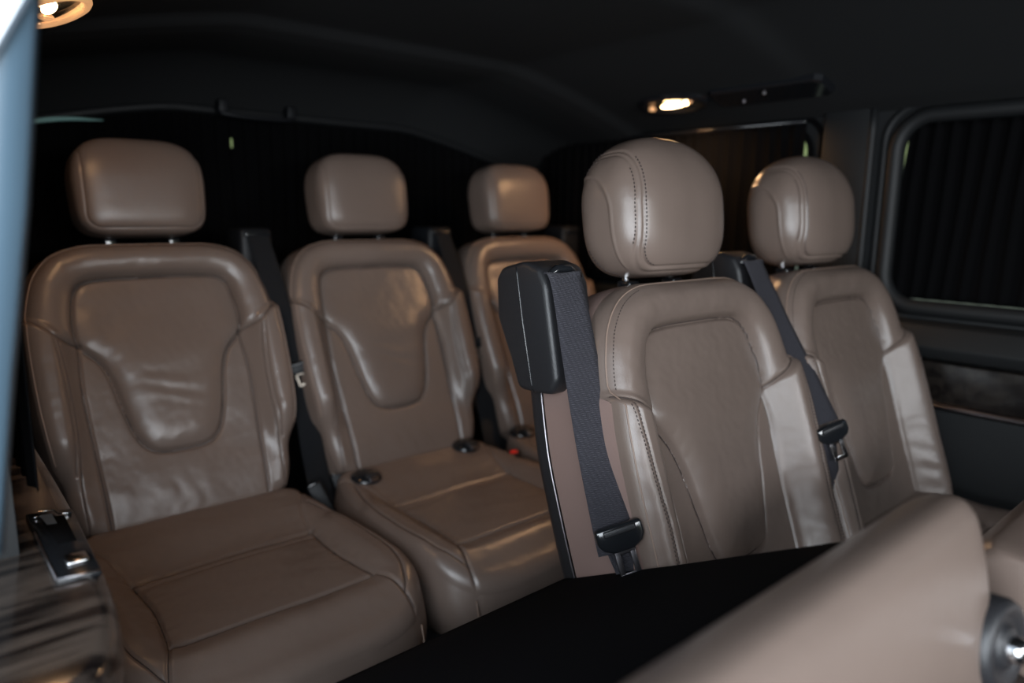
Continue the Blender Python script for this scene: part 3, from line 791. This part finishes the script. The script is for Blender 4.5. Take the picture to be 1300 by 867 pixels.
# ================================================================== CURTAINS
def curtain(name, label, a0, a1, z0, z1, plane, const, pleats, amp, skew=0.0, hole=None):
    n = pleats * 8; m = 24; V = []; F = []
    for j in range(m + 1):
        q = j / m
        for i in range(n + 1):
            s = i / n; a = a0 + (a1 - a0) * s
            ph = s * pleats * 2 * math.pi + .5 * math.sin(s * 17) + .35 * math.sin(q * 3 + s * 9)
            d = amp * (math.sin(ph) + .35 * math.sin(2 * ph + 1)) * (.65 + .35 * (1 - q))
            z = z1 + (z0 - z1) * q; a2 = a + skew * q + .003 * math.sin(q * 4 + s * 30)
            V.append((const + d, a2, z) if plane == 'x' else (a2, const + d, z))
    for j in range(m):
        for i in range(n):
            if hole and hole(i / n, j / m): continue
            F.append((j * (n + 1) + i, j * (n + 1) + i + 1, (j + 1) * (n + 1) + i + 1, (j + 1) * (n + 1) + i))
    me = mesh_from(V, F); bm = bmesh.new(); bm.from_mesh(me)
    g = bmesh.ops.solidify(bm, geom=bm.faces[:], thickness=.0008)
    base = (const, (a0 + a1) / 2, z0) if plane == 'x' else ((a0 + a1) / 2, const, z0)
    o = thing(name, label, 'curtain', base)
    obj('curtain_cloth', bm, CURTAIN, o)
    r = [(const, a0, z1 + .004), (const, a1, z1 + .004)] if plane == 'x' else [(a0, const, z1 + .004), (a1, const, z1 + .004)]
    obj('curtain_rail', tube_mesh([Vector(q) for q in r], .005, 8), BLACKG, o)
    return o
curtain('window_curtain', 'black pleated curtain across the right-hand window beside the wood-trimmed sill', .683, -.50, -.188, .205, 'x', XR + .024, 34, .0045, .022)
curtain('window_curtain', 'black pleated curtain behind the headrests of the two middle-row seats, on the right wall', .914, 1.86, -.20, .225, 'x', XR - .016, 26, .0045)
curtain('window_curtain', 'black pleated curtain across the rear window behind the three back seats', .14, 1.74, -.30, .31, 'y', 1.955, 44, .0055, hole=lambda a, b: abs(a - .3665) < .0015 and abs(b - .2083) < .01)
curtain('window_curtain', 'black curtain on the left wall beside the leftmost rear seat', .88, 1.93, -.30, .22, 'x', XL + .022, 28, .005)

# ================================================================== SEATS
rs = make_rear_seat(.408)
dup_tree(rs, .5, label='taupe leather rear-row seat in the centre of the three')
dup_tree(rs, 1.0, label='taupe leather rear-row seat furthest right, half hidden behind the belt tower')
ms = make_mid_seat(.967)
dup_tree(ms, .5, label='taupe leather middle-row seat beside the right-hand window')

# folded seat in the foreground: carpeted black back uppermost, leather top end towards the camera
fs = thing('folded_seat', 'blurred foreground seat folded forward, black back uppermost, leather end with round black hub', 'seat', (.467, .35, -1.02))
x0, x1 = .205, .717
sl_ = math.atan2(-.537 + .343, .687 - .32)
poly = [(.690, -.540), (.686, -.532), (.675, -.529), (.50, -.4385), (.30, -.332), (.262, -.315), (.262, -.345), (.30, -.362), (.66, -.553)]
bp = obj('back_panel', prism_bm(poly, 'x', x0, x1, .007, 3), CARPET, fs)
P = [(.262, -.335), (.247, -.284), (.232, -.262), (.212, -.249), (.194, -.246), (.182, -.252), (.172, -.270), (.158, -.33), (.148, -.41), (.150, -.47), (.19, -.52), (.40, -.58), (.62, -.60), (.665, -.575), (.655, -.555), (.30, -.37)]
P = [tuple(q) for q in catmull(P, 4, True)]
bm = bmesh.new(); rings = []
xs = [0, .004, .012, .024, .04, .1, .2, .3, .4, x1 - x0 - .04, x1 - x0 - .024, x1 - x0 - .012, x1 - x0 - .004, x1 - x0]
cy_, cz_ = .36, -.43
for dx in xs:
    e_ = min(dx, (x1 - x0) - dx); k = 0 if e_ >= .024 else .014 * (1 - math.sqrt(max(0, 1 - (1 - e_ / .024) ** 2)))
    ring = []
    for (yy, zz) in P:
        vy, vz = cy_ - yy, cz_ - zz; L = math.hypot(vy, vz); ring.append(bm.verts.new((x0 + dx, yy + vy / L * k, zz + vz / L * k)))
    rings.append(ring)
for a, b in zip(rings, rings[1:]):
    for k in range(len(P)): bm.faces.new((a[k], a[(k + 1) % len(P)], b[(k + 1) % len(P)], b[k]))
bm.faces.new(rings[0]); bm.faces.new(rings[-1][::-1]); bmesh.ops.recalc_face_normals(bm, faces=bm.faces)
obj('backrest', bm, LEATHER, fs)
def disc(cx, cy, cz, axis, r, h, prof, seg=40):
    ax = Vector(axis).normalized(); N = ax.cross(Vector((0, 0, 1))).normalized(); B = ax.cross(N); V = []; F = []
    for (rr, hh) in prof:
        for k in range(seg):
            a = 6.28318 * k / seg; V.append(Vector((cx, cy, cz)) + ax * hh * h + (N * math.cos(a) + B * math.sin(a)) * rr * r)
    for j in range(len(prof) - 1):
        for k in range(seg): F.append((j * seg + k, j * seg + (k + 1) % seg, (j + 1) * seg + (k + 1) % seg, (j + 1) * seg + k))
    F.append(tuple((len(prof) - 1) * seg + k for k in range(seg)))
    me = mesh_from(V, F); bm = bmesh.new(); bm.from_mesh(me); bmesh.ops.recalc_face_normals(bm, faces=bm.faces); return bm
hub = obj('pivot_hub', disc(.708, .152, -.372, (-.10, -1, .12), .042, .012, [(1, -1), (1, .4), (.92, .9), (.80, 1), (.66, .7), (.5, .35), (.45, .9), (.35, 1.1)]), BLACKP, fs)
obj('hub_button', disc(.708, .138, -.371, (-.10, -1, .12), .012, .010, [(1, -1), (1, .5), (.8, 1), (.3, 1.2)]), CHROME, hub)
obj('cushion', box_bm(.222, .712, .10, .62, -.76, -.60, .03, 4), LEATHER, fs)
pedestal(fs, .467, .18, .55, -.75)

# neighbouring seat at the right edge of the frame
ns = thing('folded_seat', 'blurred taupe leather seat end cut off by the right edge, beyond the folded seat', 'seat', (1.04, -.15, -1.02))
x0, x1 = .805, 1.285
P = [(.222, -.38), (.214, -.345), (.200, -.330), (.180, -.325), (.10, -.330), (-.10, -.34), (-.26, -.39), (-.29, -.42), (-.26, -.48), (-.05, -.49), (.14, -.46), (.20, -.42)]
P = [tuple(q) for q in catmull(P, 4, True)]; cy_, cz_ = .0, -.39
bm = bmesh.new(); rings = []
xs = [0, .004, .012, .024, .04, .15, .3, x1 - x0 - .04, x1 - x0 - .024, x1 - x0 - .012, x1 - x0 - .004, x1 - x0]
for dx in xs:
    e_ = min(dx, (x1 - x0) - dx); k = 0 if e_ >= .04 else .022 * (1 - math.sqrt(max(0, 1 - (1 - e_ / .04) ** 2)))
    ring = []
    for (yy, zz) in P:
        vy, vz = cy_ - yy, cz_ - zz; L = math.hypot(vy, vz); ring.append(bm.verts.new((x0 + dx, yy + vy / L * k, zz + vz / L * k)))
    rings.append(ring)
for a, b in zip(rings, rings[1:]):
    for k in range(len(P)): bm.faces.new((a[k], a[(k + 1) % len(P)], b[(k + 1) % len(P)], b[k]))
bm.faces.new(rings[0]); bm.faces.new(rings[-1][::-1]); bmesh.ops.recalc_face_normals(bm, faces=bm.faces)
obj('backrest', bm, LEATHER, ns)
obj('cushion', box_bm(.81, 1.28, -.42, -.02, -.74, -.50, .03, 4), LEATHER, ns)
pedestal(ns, 1.04, -.38, -.06, -.74)

# ================================================================== BELTS
G1 = 'seat belts hanging from the seat shoulders'
# nearest belt, on the near middle-row seat
b = thing('seat_belt', 'dark grey belt with black tongue lying over the left edge of the nearest middle seat', 'seat belt', (.72, .66, -.30), G1)
path = [(.741, .742, -.095), (.728, .722, -.086), (.722, .703, -.112), (.716, .672, -.20), (.707, .632, -.31), (.696, .588, -.408), (.695, .575, -.445), (.700, .560, -.50), (.706, .545, -.56), (.712, .53, -.62)]
wd = [(1, -.1, 0), (1, -.12, 0), (1, -.15, 0), (.95, -.3, 0), (.88, -.45, -.05), (.80, -.58, -.1), (.80, -.58, -.1), (.85, -.45, -.28), (.9, -.3, -.3), (.9, -.3, -.3)]
obj('webbing', ribbon(path[:7], wd[:7], [.050, .055, .056, .056, .055, .054, .052], n=12), WEB, b)
tongue(b, (.694, .572, -.418), (.10, -.34, -.93), (.80, -.58, -.1), scale=1.12)
obj('webbing', ribbon([(.703, .580, -.435), (.716, .568, -.47), (.732, .552, -.52), (.75, .535, -.585), (.76, .53, -.63)], [(.8, -.5, 0)] * 5, [.040, .044, .046, .046, .046]), WEB, b)
# second middle-row belt
b = thing('seat_belt', 'dark grey belt hanging between the two middle-row seats with a metal tongue', 'seat belt', (1.21, .62, -.30), G1)
path = [(1.241, .742, -.095), (1.228, .722, -.086), (1.222, .700, -.112), (1.220, .655, -.19), (1.213, .595, -.28), (1.207, .545, -.355)]
wd = [(1, -.1, 0), (1, -.12, 0), (1, -.15, 0), (.95, -.3, 0), (.9, -.42, .05), (.88, -.45, .1)]
obj('webbing', ribbon(path, wd, .052, n=12), WEB, b)
tongue(b, (1.206, .534, -.368), (.25, -.30, -.92), (.80, -.5, .30), chrome=CHROME)
obj('webbing', ribbon([(1.205, .54, -.375), (1.212, .535, -.43), (1.222, .53, -.50), (1.232, .52, -.58), (1.236, .52, -.64)], [(.95, -.3, 0)] * 5, [.036, .042, .046, .046, .046]), WEB, b)
# rear belts
def rear_belt(dx, label, tz=0.0):
    b = thing('seat_belt', label, 'seat belt', (.66 + dx, 1.5, -.30), G1)
    path = [(.628, 1.60, -.058), (.632, 1.582, -.056), (.636, 1.566, -.085), (.646, 1.53, -.18), (.658, 1.488, -.30 + tz), (.662, 1.478, -.33 + tz)]
    path = [(x + dx, y, z) for x, y, z in path]
    wd = [(1, 0, 0)] * 3 + [(.95, -.2, 0)] * 3
    obj('webbing', ribbon(path, wd, [.046, .048, .048, .048, .044, .040], n=10), WEB2, b)
    tongue(b, (.664 + dx, 1.472, -.342 + tz), (.18, -.30, -.93), (.9, -.3, .15), scale=.84, chrome=DARKM, head=BUCKLE)
    low = [(.666 + dx, 1.476, -.352 + tz), (.672 + dx, 1.458, -.43), (.676 + dx, 1.44, -.52), (.682 + dx, 1.415, -.62), (.690 + dx, 1.38, -.70)]
    obj('webbing', ribbon(low, [(.95, -.25, 0)] * 5, [.036, .046, .050, .050, .048]), WEB2, b)
    back = [(.683 + dx, 1.49, -.37), (.704 + dx, 1.475, -.45), (.722 + dx, 1.455, -.54), (.742 + dx, 1.43, -.64), (.752 + dx, 1.41, -.70)]
    obj('webbing', ribbon(back, [(.9, .1, 0)] * 5, [.02, .034, .040, .044, .044]), WEB2, b)
rear_belt(0, 'black belt hanging between the leftmost and centre rear seats, tongue at mid height')
rear_belt(.5, 'black belt hanging between the centre and rightmost rear seats')

# buckles at the rear seats
def buckle(name, label, base, top, w=.030, d=.020, red=False, strap=True):
    b = thing(name, label, 'buckle', base)
    B, T = Vector(base), Vector(top); dn = (T - B).normalized(); wx = Vector((.93, -.36, 0)); wx = (wx - dn * wx.dot(dn)).normalized(); n = wx.cross(dn)
    L = (T - B).length
    bm = box_bm(-w / 2, w / 2, -d / 2, d / 2, 0, L, .004); M = Matrix((wx, n, dn)).transposed().to_4x4(); M.translation = B
    if M.to_3x3().determinant() < 0: M = Matrix((wx, -n, dn)).transposed().to_4x4(); M.translation = B
    bmesh.ops.transform(bm, matrix=M, verts=bm.verts); bmesh.ops.recalc_face_normals(bm, faces=bm.faces)
    o = obj('buckle_body', bm, BUCKLE, b)
    bm = box_bm(-w * .36, w * .36, -d * .30, d * .30, L - .006, L + .003, .002); bmesh.ops.transform(bm, matrix=M, verts=bm.verts); bmesh.ops.recalc_face_normals(bm, faces=bm.faces)
    obj('button', bm, RED if red else BLACKG, o)
    return b
buckle('belt_buckle', 'black buckle block beside the right hip of the leftmost rear seat', (.676, 1.355, -.665), (.650, 1.388, -.585), .032, .022)
buckle('belt_buckle', 'black buckle block beside the left hip of the centre rear seat', (.742, 1.400, -.665), (.726, 1.425, -.588), .034, .022)
buckle('belt_buckle', 'buckle with a red button between the centre and rightmost rear cushions', (1.152, 1.305, -.69), (1.140, 1.288, -.592), .026, .022, red=True)

# black latch covers at the back corners of the rear cushions
def latch(cx, cy, cz, label):
    t = thing('latch_cover', label, 'latch cover', (cx, cy, cz), 'round black anchor covers on the rear cushions')
    V = []
    bm = bmesh.new(); bmesh.ops.create_uvsphere(bm, u_segments=32, v_segments=16, radius=1)
    for v in bm.verts: v.co = (cx + v.co.x * .036, cy + v.co.y * .034, cz + v.co.z * .017 + .003 * v.co.y)
    o = obj('cover', bm, BLACKG, t)
    obj('cover_tab', box_bm(cx - .014, cx + .014, cy - .032, cy - .012, cz + .006, cz + .018, .004), BLACKP, o)
    obj('cover_clip', box_bm(cx - .010, cx + .010, cy - .038, cy - .030, cz + .002, cz + .010, .002), SATIN, o)
latch(.757, 1.348, -.584, 'round black anchor cover on the left back corner of the centre rear cushion')
latch(1.050, 1.368, -.578, 'round black anchor cover on the right back corner of the centre rear cushion')
latch(1.240, 1.368, -.580, 'round black anchor cover on the rightmost rear cushion')

# ================================================================== LEFT SIDE PANEL (dark striped wood)
sp_ = thing('side_panel', 'glossy dark striped wood armrest ledge at the lower left corner', 'side panel', (.06, 1.0, -1.02))
inner = catmull([(.152, 1.72), (.150, 1.40), (.147, 1.10), (.142, .90), (.136, .76), (.126, .670), (.108, .610), (.075, .572), (.02, .552), (-.05, .545)], 8)
prof = [(-.018, .000), (-.010, -.002), (-.004, -.007), (0, -.016), (.001, -.028), (-.002, -.050), (-.008, -.085), (-.012, -.10)]
V = []; F = []; n = len(inner); m = len(prof)
for i, p_ in enumerate(inner):
    t_ = np.array(inner[min(i + 1, n - 1)]) - np.array(inner[max(i - 1, 0)]); t_ = t_ / np.linalg.norm(t_); nn = np.array([-t_[1], t_[0]])
    if nn @ np.array([1, -.3]) < 0: nn = -nn
    V.append((-.08, p_[1] + .02 if i < n - 6 else .60, -.358))
    for (o_, h_) in prof: V.append((p_[0] + nn[0] * o_, p_[1] + nn[1] * o_, -.358 + h_))
m1 = m + 1
for i in range(n - 1):
    for k in range(m): F.append((i * m1 + k, i * m1 + k + 1, (i + 1) * m1 + k + 1, (i + 1) * m1 + k))
me = mesh_from(V, F); bm = bmesh.new(); bm.from_mesh(me); bmesh.ops.recalc_face_normals(bm, faces=bm.faces)
obj('wood_ledge', bm, WOOD, sp_)
def offs(o_, z):
    out = []
    for i, p_ in enumerate(inner):
        t_ = np.array(inner[min(i + 1, n - 1)]) - np.array(inner[max(i - 1, 0)]); t_ = t_ / np.linalg.norm(t_); nn = np.array([-t_[1], t_[0]])
        if nn @ np.array([1, -.3]) < 0: nn = -nn
        out.append(Vector((p_[0] + nn[0] * o_, p_[1] + nn[1] * o_, z)))
    return out
obj('metal_strip', tube_mesh(offs(-.010, -.462), .006, 8), SATIN, sp_)
low = [(q.x, q.y) for q in offs(-.016, 0)] + [(-.05, 1.72)]
obj('lower_panel', prism_bm(low, 'z', -1.02, -.455, 0), TRIMP, sp_, smooth=False)
# pocket set in the ledge
pk = [(.094, .965), (.139, .950), (.131, .762), (.093, .768)]
fr_ = obj('pocket_frame', prism_bm(pk, 'z', -.361, -.3535, .002, 2), BLACKG, sp_)
obj('pocket_well', prism_bm([(.105, .94), (.128, .932), (.126, .85), (.108, .852)], 'z', -.358, -.3530, .0006, 1), CURTAIN, fr_)
me = mesh_from([(.106, .945, -.352), (.117, .943, -.352), (.118, .88, -.354), (.112, .852, -.355), (.106, .945, -.357), (.112, .852, -.357), (.118, .88, -.357), (.117, .943, -.357)], [(0, 1, 2, 3), (4, 5, 6, 7), (0, 3, 5, 4), (1, 2, 6, 7), (0, 1, 7, 4), (2, 3, 5, 6)])
obj('pocket_flap', me, SEAL, fr_, smooth=False)
obj('pocket_edge', tube_mesh([(.096, .944, -.353), (.105, .942, -.352), (.106, .958, -.352), (.121, .954, -.352), (.123, .938, -.352), (.136, .934, -.353)], .0009, 6), CHROME, fr_)
obj('switch', box_bm(.106, .126, .788, .810, -.354, -.349, .002), CHROME, fr_)
obj('pocket_edge', tube_mesh([(.094, .9, -.3535), (.0935, .767, -.3535), (.131, .761, -.3535)], .0011, 6), SATIN, fr_)

# ================================================================== CEILING FITTINGS
def roof_lamp(cx, cy, label, sgn):
    z = ceil_z(cx, cy); sl = (ceil_z(cx + .02, cy) - ceil_z(cx - .02, cy)) / .04
    t = thing('ceiling_lamp', label, 'lamp', (cx, cy, z), 'oval reading lamps on the ceiling sides')
    def ell(rx, ry, h0, h1, seg=48, prof=((1, 0), (.97, .6), (.88, 1.0), (.80, .85), (.72, .5))):
        V = []; F = []
        for rr, hh in prof:
            for k in range(seg):
                a = 6.28318 * k / seg; x = rx * rr * math.cos(a); y = ry * rr * math.sin(a)
                V.append((cx + x, cy + y, z + sl * x - (h0 + (h1 - h0) * hh)))
        for j in range(len(prof) - 1):
            for k in range(seg): F.append((j * seg + k, j * seg + (k + 1) % seg, (j + 1) * seg + (k + 1) % seg, (j + 1) * seg + k))
        F.append(tuple((len(prof) - 1) * seg + k for k in range(seg)))
        bm = bmesh.new(); bm.from_mesh(mesh_from(V, F)); bmesh.ops.recalc_face_normals(bm, faces=bm.faces); return bm
    hs = obj('lamp_housing', ell(.050, .112, -.004, .014), BLACKG, t)
    def bulb(dx, dy, rx, ry, rz, m, nm):
        bm = bmesh.new(); bmesh.ops.create_uvsphere(bm, u_segments=20, v_segments=12, radius=1)
        for v in bm.verts: v.co = (cx + dx + v.co.x * rx, cy + dy + v.co.y * ry, z + sl * dx - .010 + v.co.z * rz)
        return obj(nm, bm, m, t)
    bulb(0, 0, .009, .036, .006, LENS, 'lamp_lens')
    bulb(-.008, -.048, .006, .007, .006, LENS, 'lamp_lens')
    bulb(.006, .070, .012, .008, .006, GLOW_REFL, 'reflector')
    bulb(-.012, -.062, .007, .006, .005, GLOW_REFL, 'reflector')
    ld = bpy.data.lights.new('lamp_glow', 'AREA'); ld.shape = 'ELLIPSE'; ld.size = .05; ld.size_y = .09; ld.energy = 2.2 if sgn > 0 else .5; ld.color = (1.0, .56, .27); ld.spread = R_(170)
    lo = bpy.data.objects.new('lamp_glow', ld); C.objects.link(lo); lo.parent = t; lo.location = (0, 0, -.024)
    return t
roof_lamp(1.60, 1.20, 'lit oval lamp on the ceiling above the middle-row seats, beside the black vent panel', 1)
lampl = roof_lamp(.218, 1.255, 'lit lamp ring cut off at the top left corner of the picture', -1)
zc_ = ceil_z(.218, 1.255); slp = (ceil_z(.238, 1.255) - ceil_z(.198, 1.255)) / .04
obj('bezel', tube_mesh([Vector((.218 + .044 * math.cos(a), 1.255 + .102 * math.sin(a), zc_ - .014 + slp * .044 * math.cos(a))) for a in [6.28318 * k / 48 for k in range(48)]], .007, 10, True), GLOW_REFL, lampl)  # ring made to glow in place of the bulb light it reflects
obj('trim_9', tube_mesh([Vector((x, 1.943, ceil_z(x, 1.943) - .006)) for x in [XL + (XR - XL) * k / 40 for k in range(41)]], .012, 10), TRIMP, kind='structure')
# vent panel
t = thing('vent_panel', 'slim black ceiling panel with two small studs beside the right-hand lamp', 'ceiling panel', (1.60, .92, ceil_z(1.6, .92)))
def cp(dx, y, dz=0): return (1.60 + dx, y, ceil_z(1.60 + dx, y) - dz)
V = []; F = []
out = [(-.040, 1.06), (-.028, 1.075), (.030, 1.075), (.040, 1.06), (.040, .80), (.030, .785), (-.030, .785), (-.040, .80)]
for dz, k in ((-.004, 1), (.008, 1), (.012, .93)):
    for dx, y in out: V.append((1.60 + dx * k, .93 + (y - .93) * (k * .5 + .5), ceil_z(1.60 + dx, min(max(y, .86), 1.3)) - dz))
for j in range(2):
    for k in range(8): F.append((j * 8 + k, j * 8 + (k + 1) % 8, (j + 1) * 8 + (k + 1) % 8, (j + 1) * 8 + k))
F.append(tuple(16 + k for k in range(8)))
bm = bmesh.new(); bm.from_mesh(mesh_from(V, F)); bmesh.ops.recalc_face_normals(bm, faces=bm.faces)
pn = obj('panel', bm, BLACKG, t, smooth=False)
for dx, y in ((.015, 1.0), (-.015, .93)):
    bm = bmesh.new(); bmesh.ops.create_uvsphere(bm, u_segments=12, v_segments=8, radius=.004, matrix=Matrix.Translation((1.6 + dx, y, ceil_z(1.6 + dx, y) - .013))); obj('stud', bm, SATIN, pn)
# grab handle above the rear curtain and the rear left trim arc with its highlight painted in teal
t = thing('grab_handle', 'slim black handle on the ceiling above the rear curtain', 'handle', (.78, 1.90, .235))
obj('grip', tube_mesh([Vector(q) for q in catmull([(.68, 1.915, .250), (.69, 1.90, .236), (.74, 1.895, .232), (.82, 1.895, .232), (.87, 1.90, .236), (.88, 1.915, .250)], 6)], .007, 10), BUCKLE, t)
for x in (.69, .87): obj('bracket', box_bm(x - .012, x + .012, 1.895, 1.925, .238, .270, .004), BUCKLE, t)
obj('trim_8', tube_mesh([Vector(q) for q in catmull([(.20, 1.90, .150), (.27, 1.905, .178), (.34, 1.91, .192), (.42, 1.915, .196)], 8)], [.001 + .005 * math.sin(math.pi * min(1, max(0, k / 24))) for k in range(25)], 8), TEAL_GLINT, kind='structure')
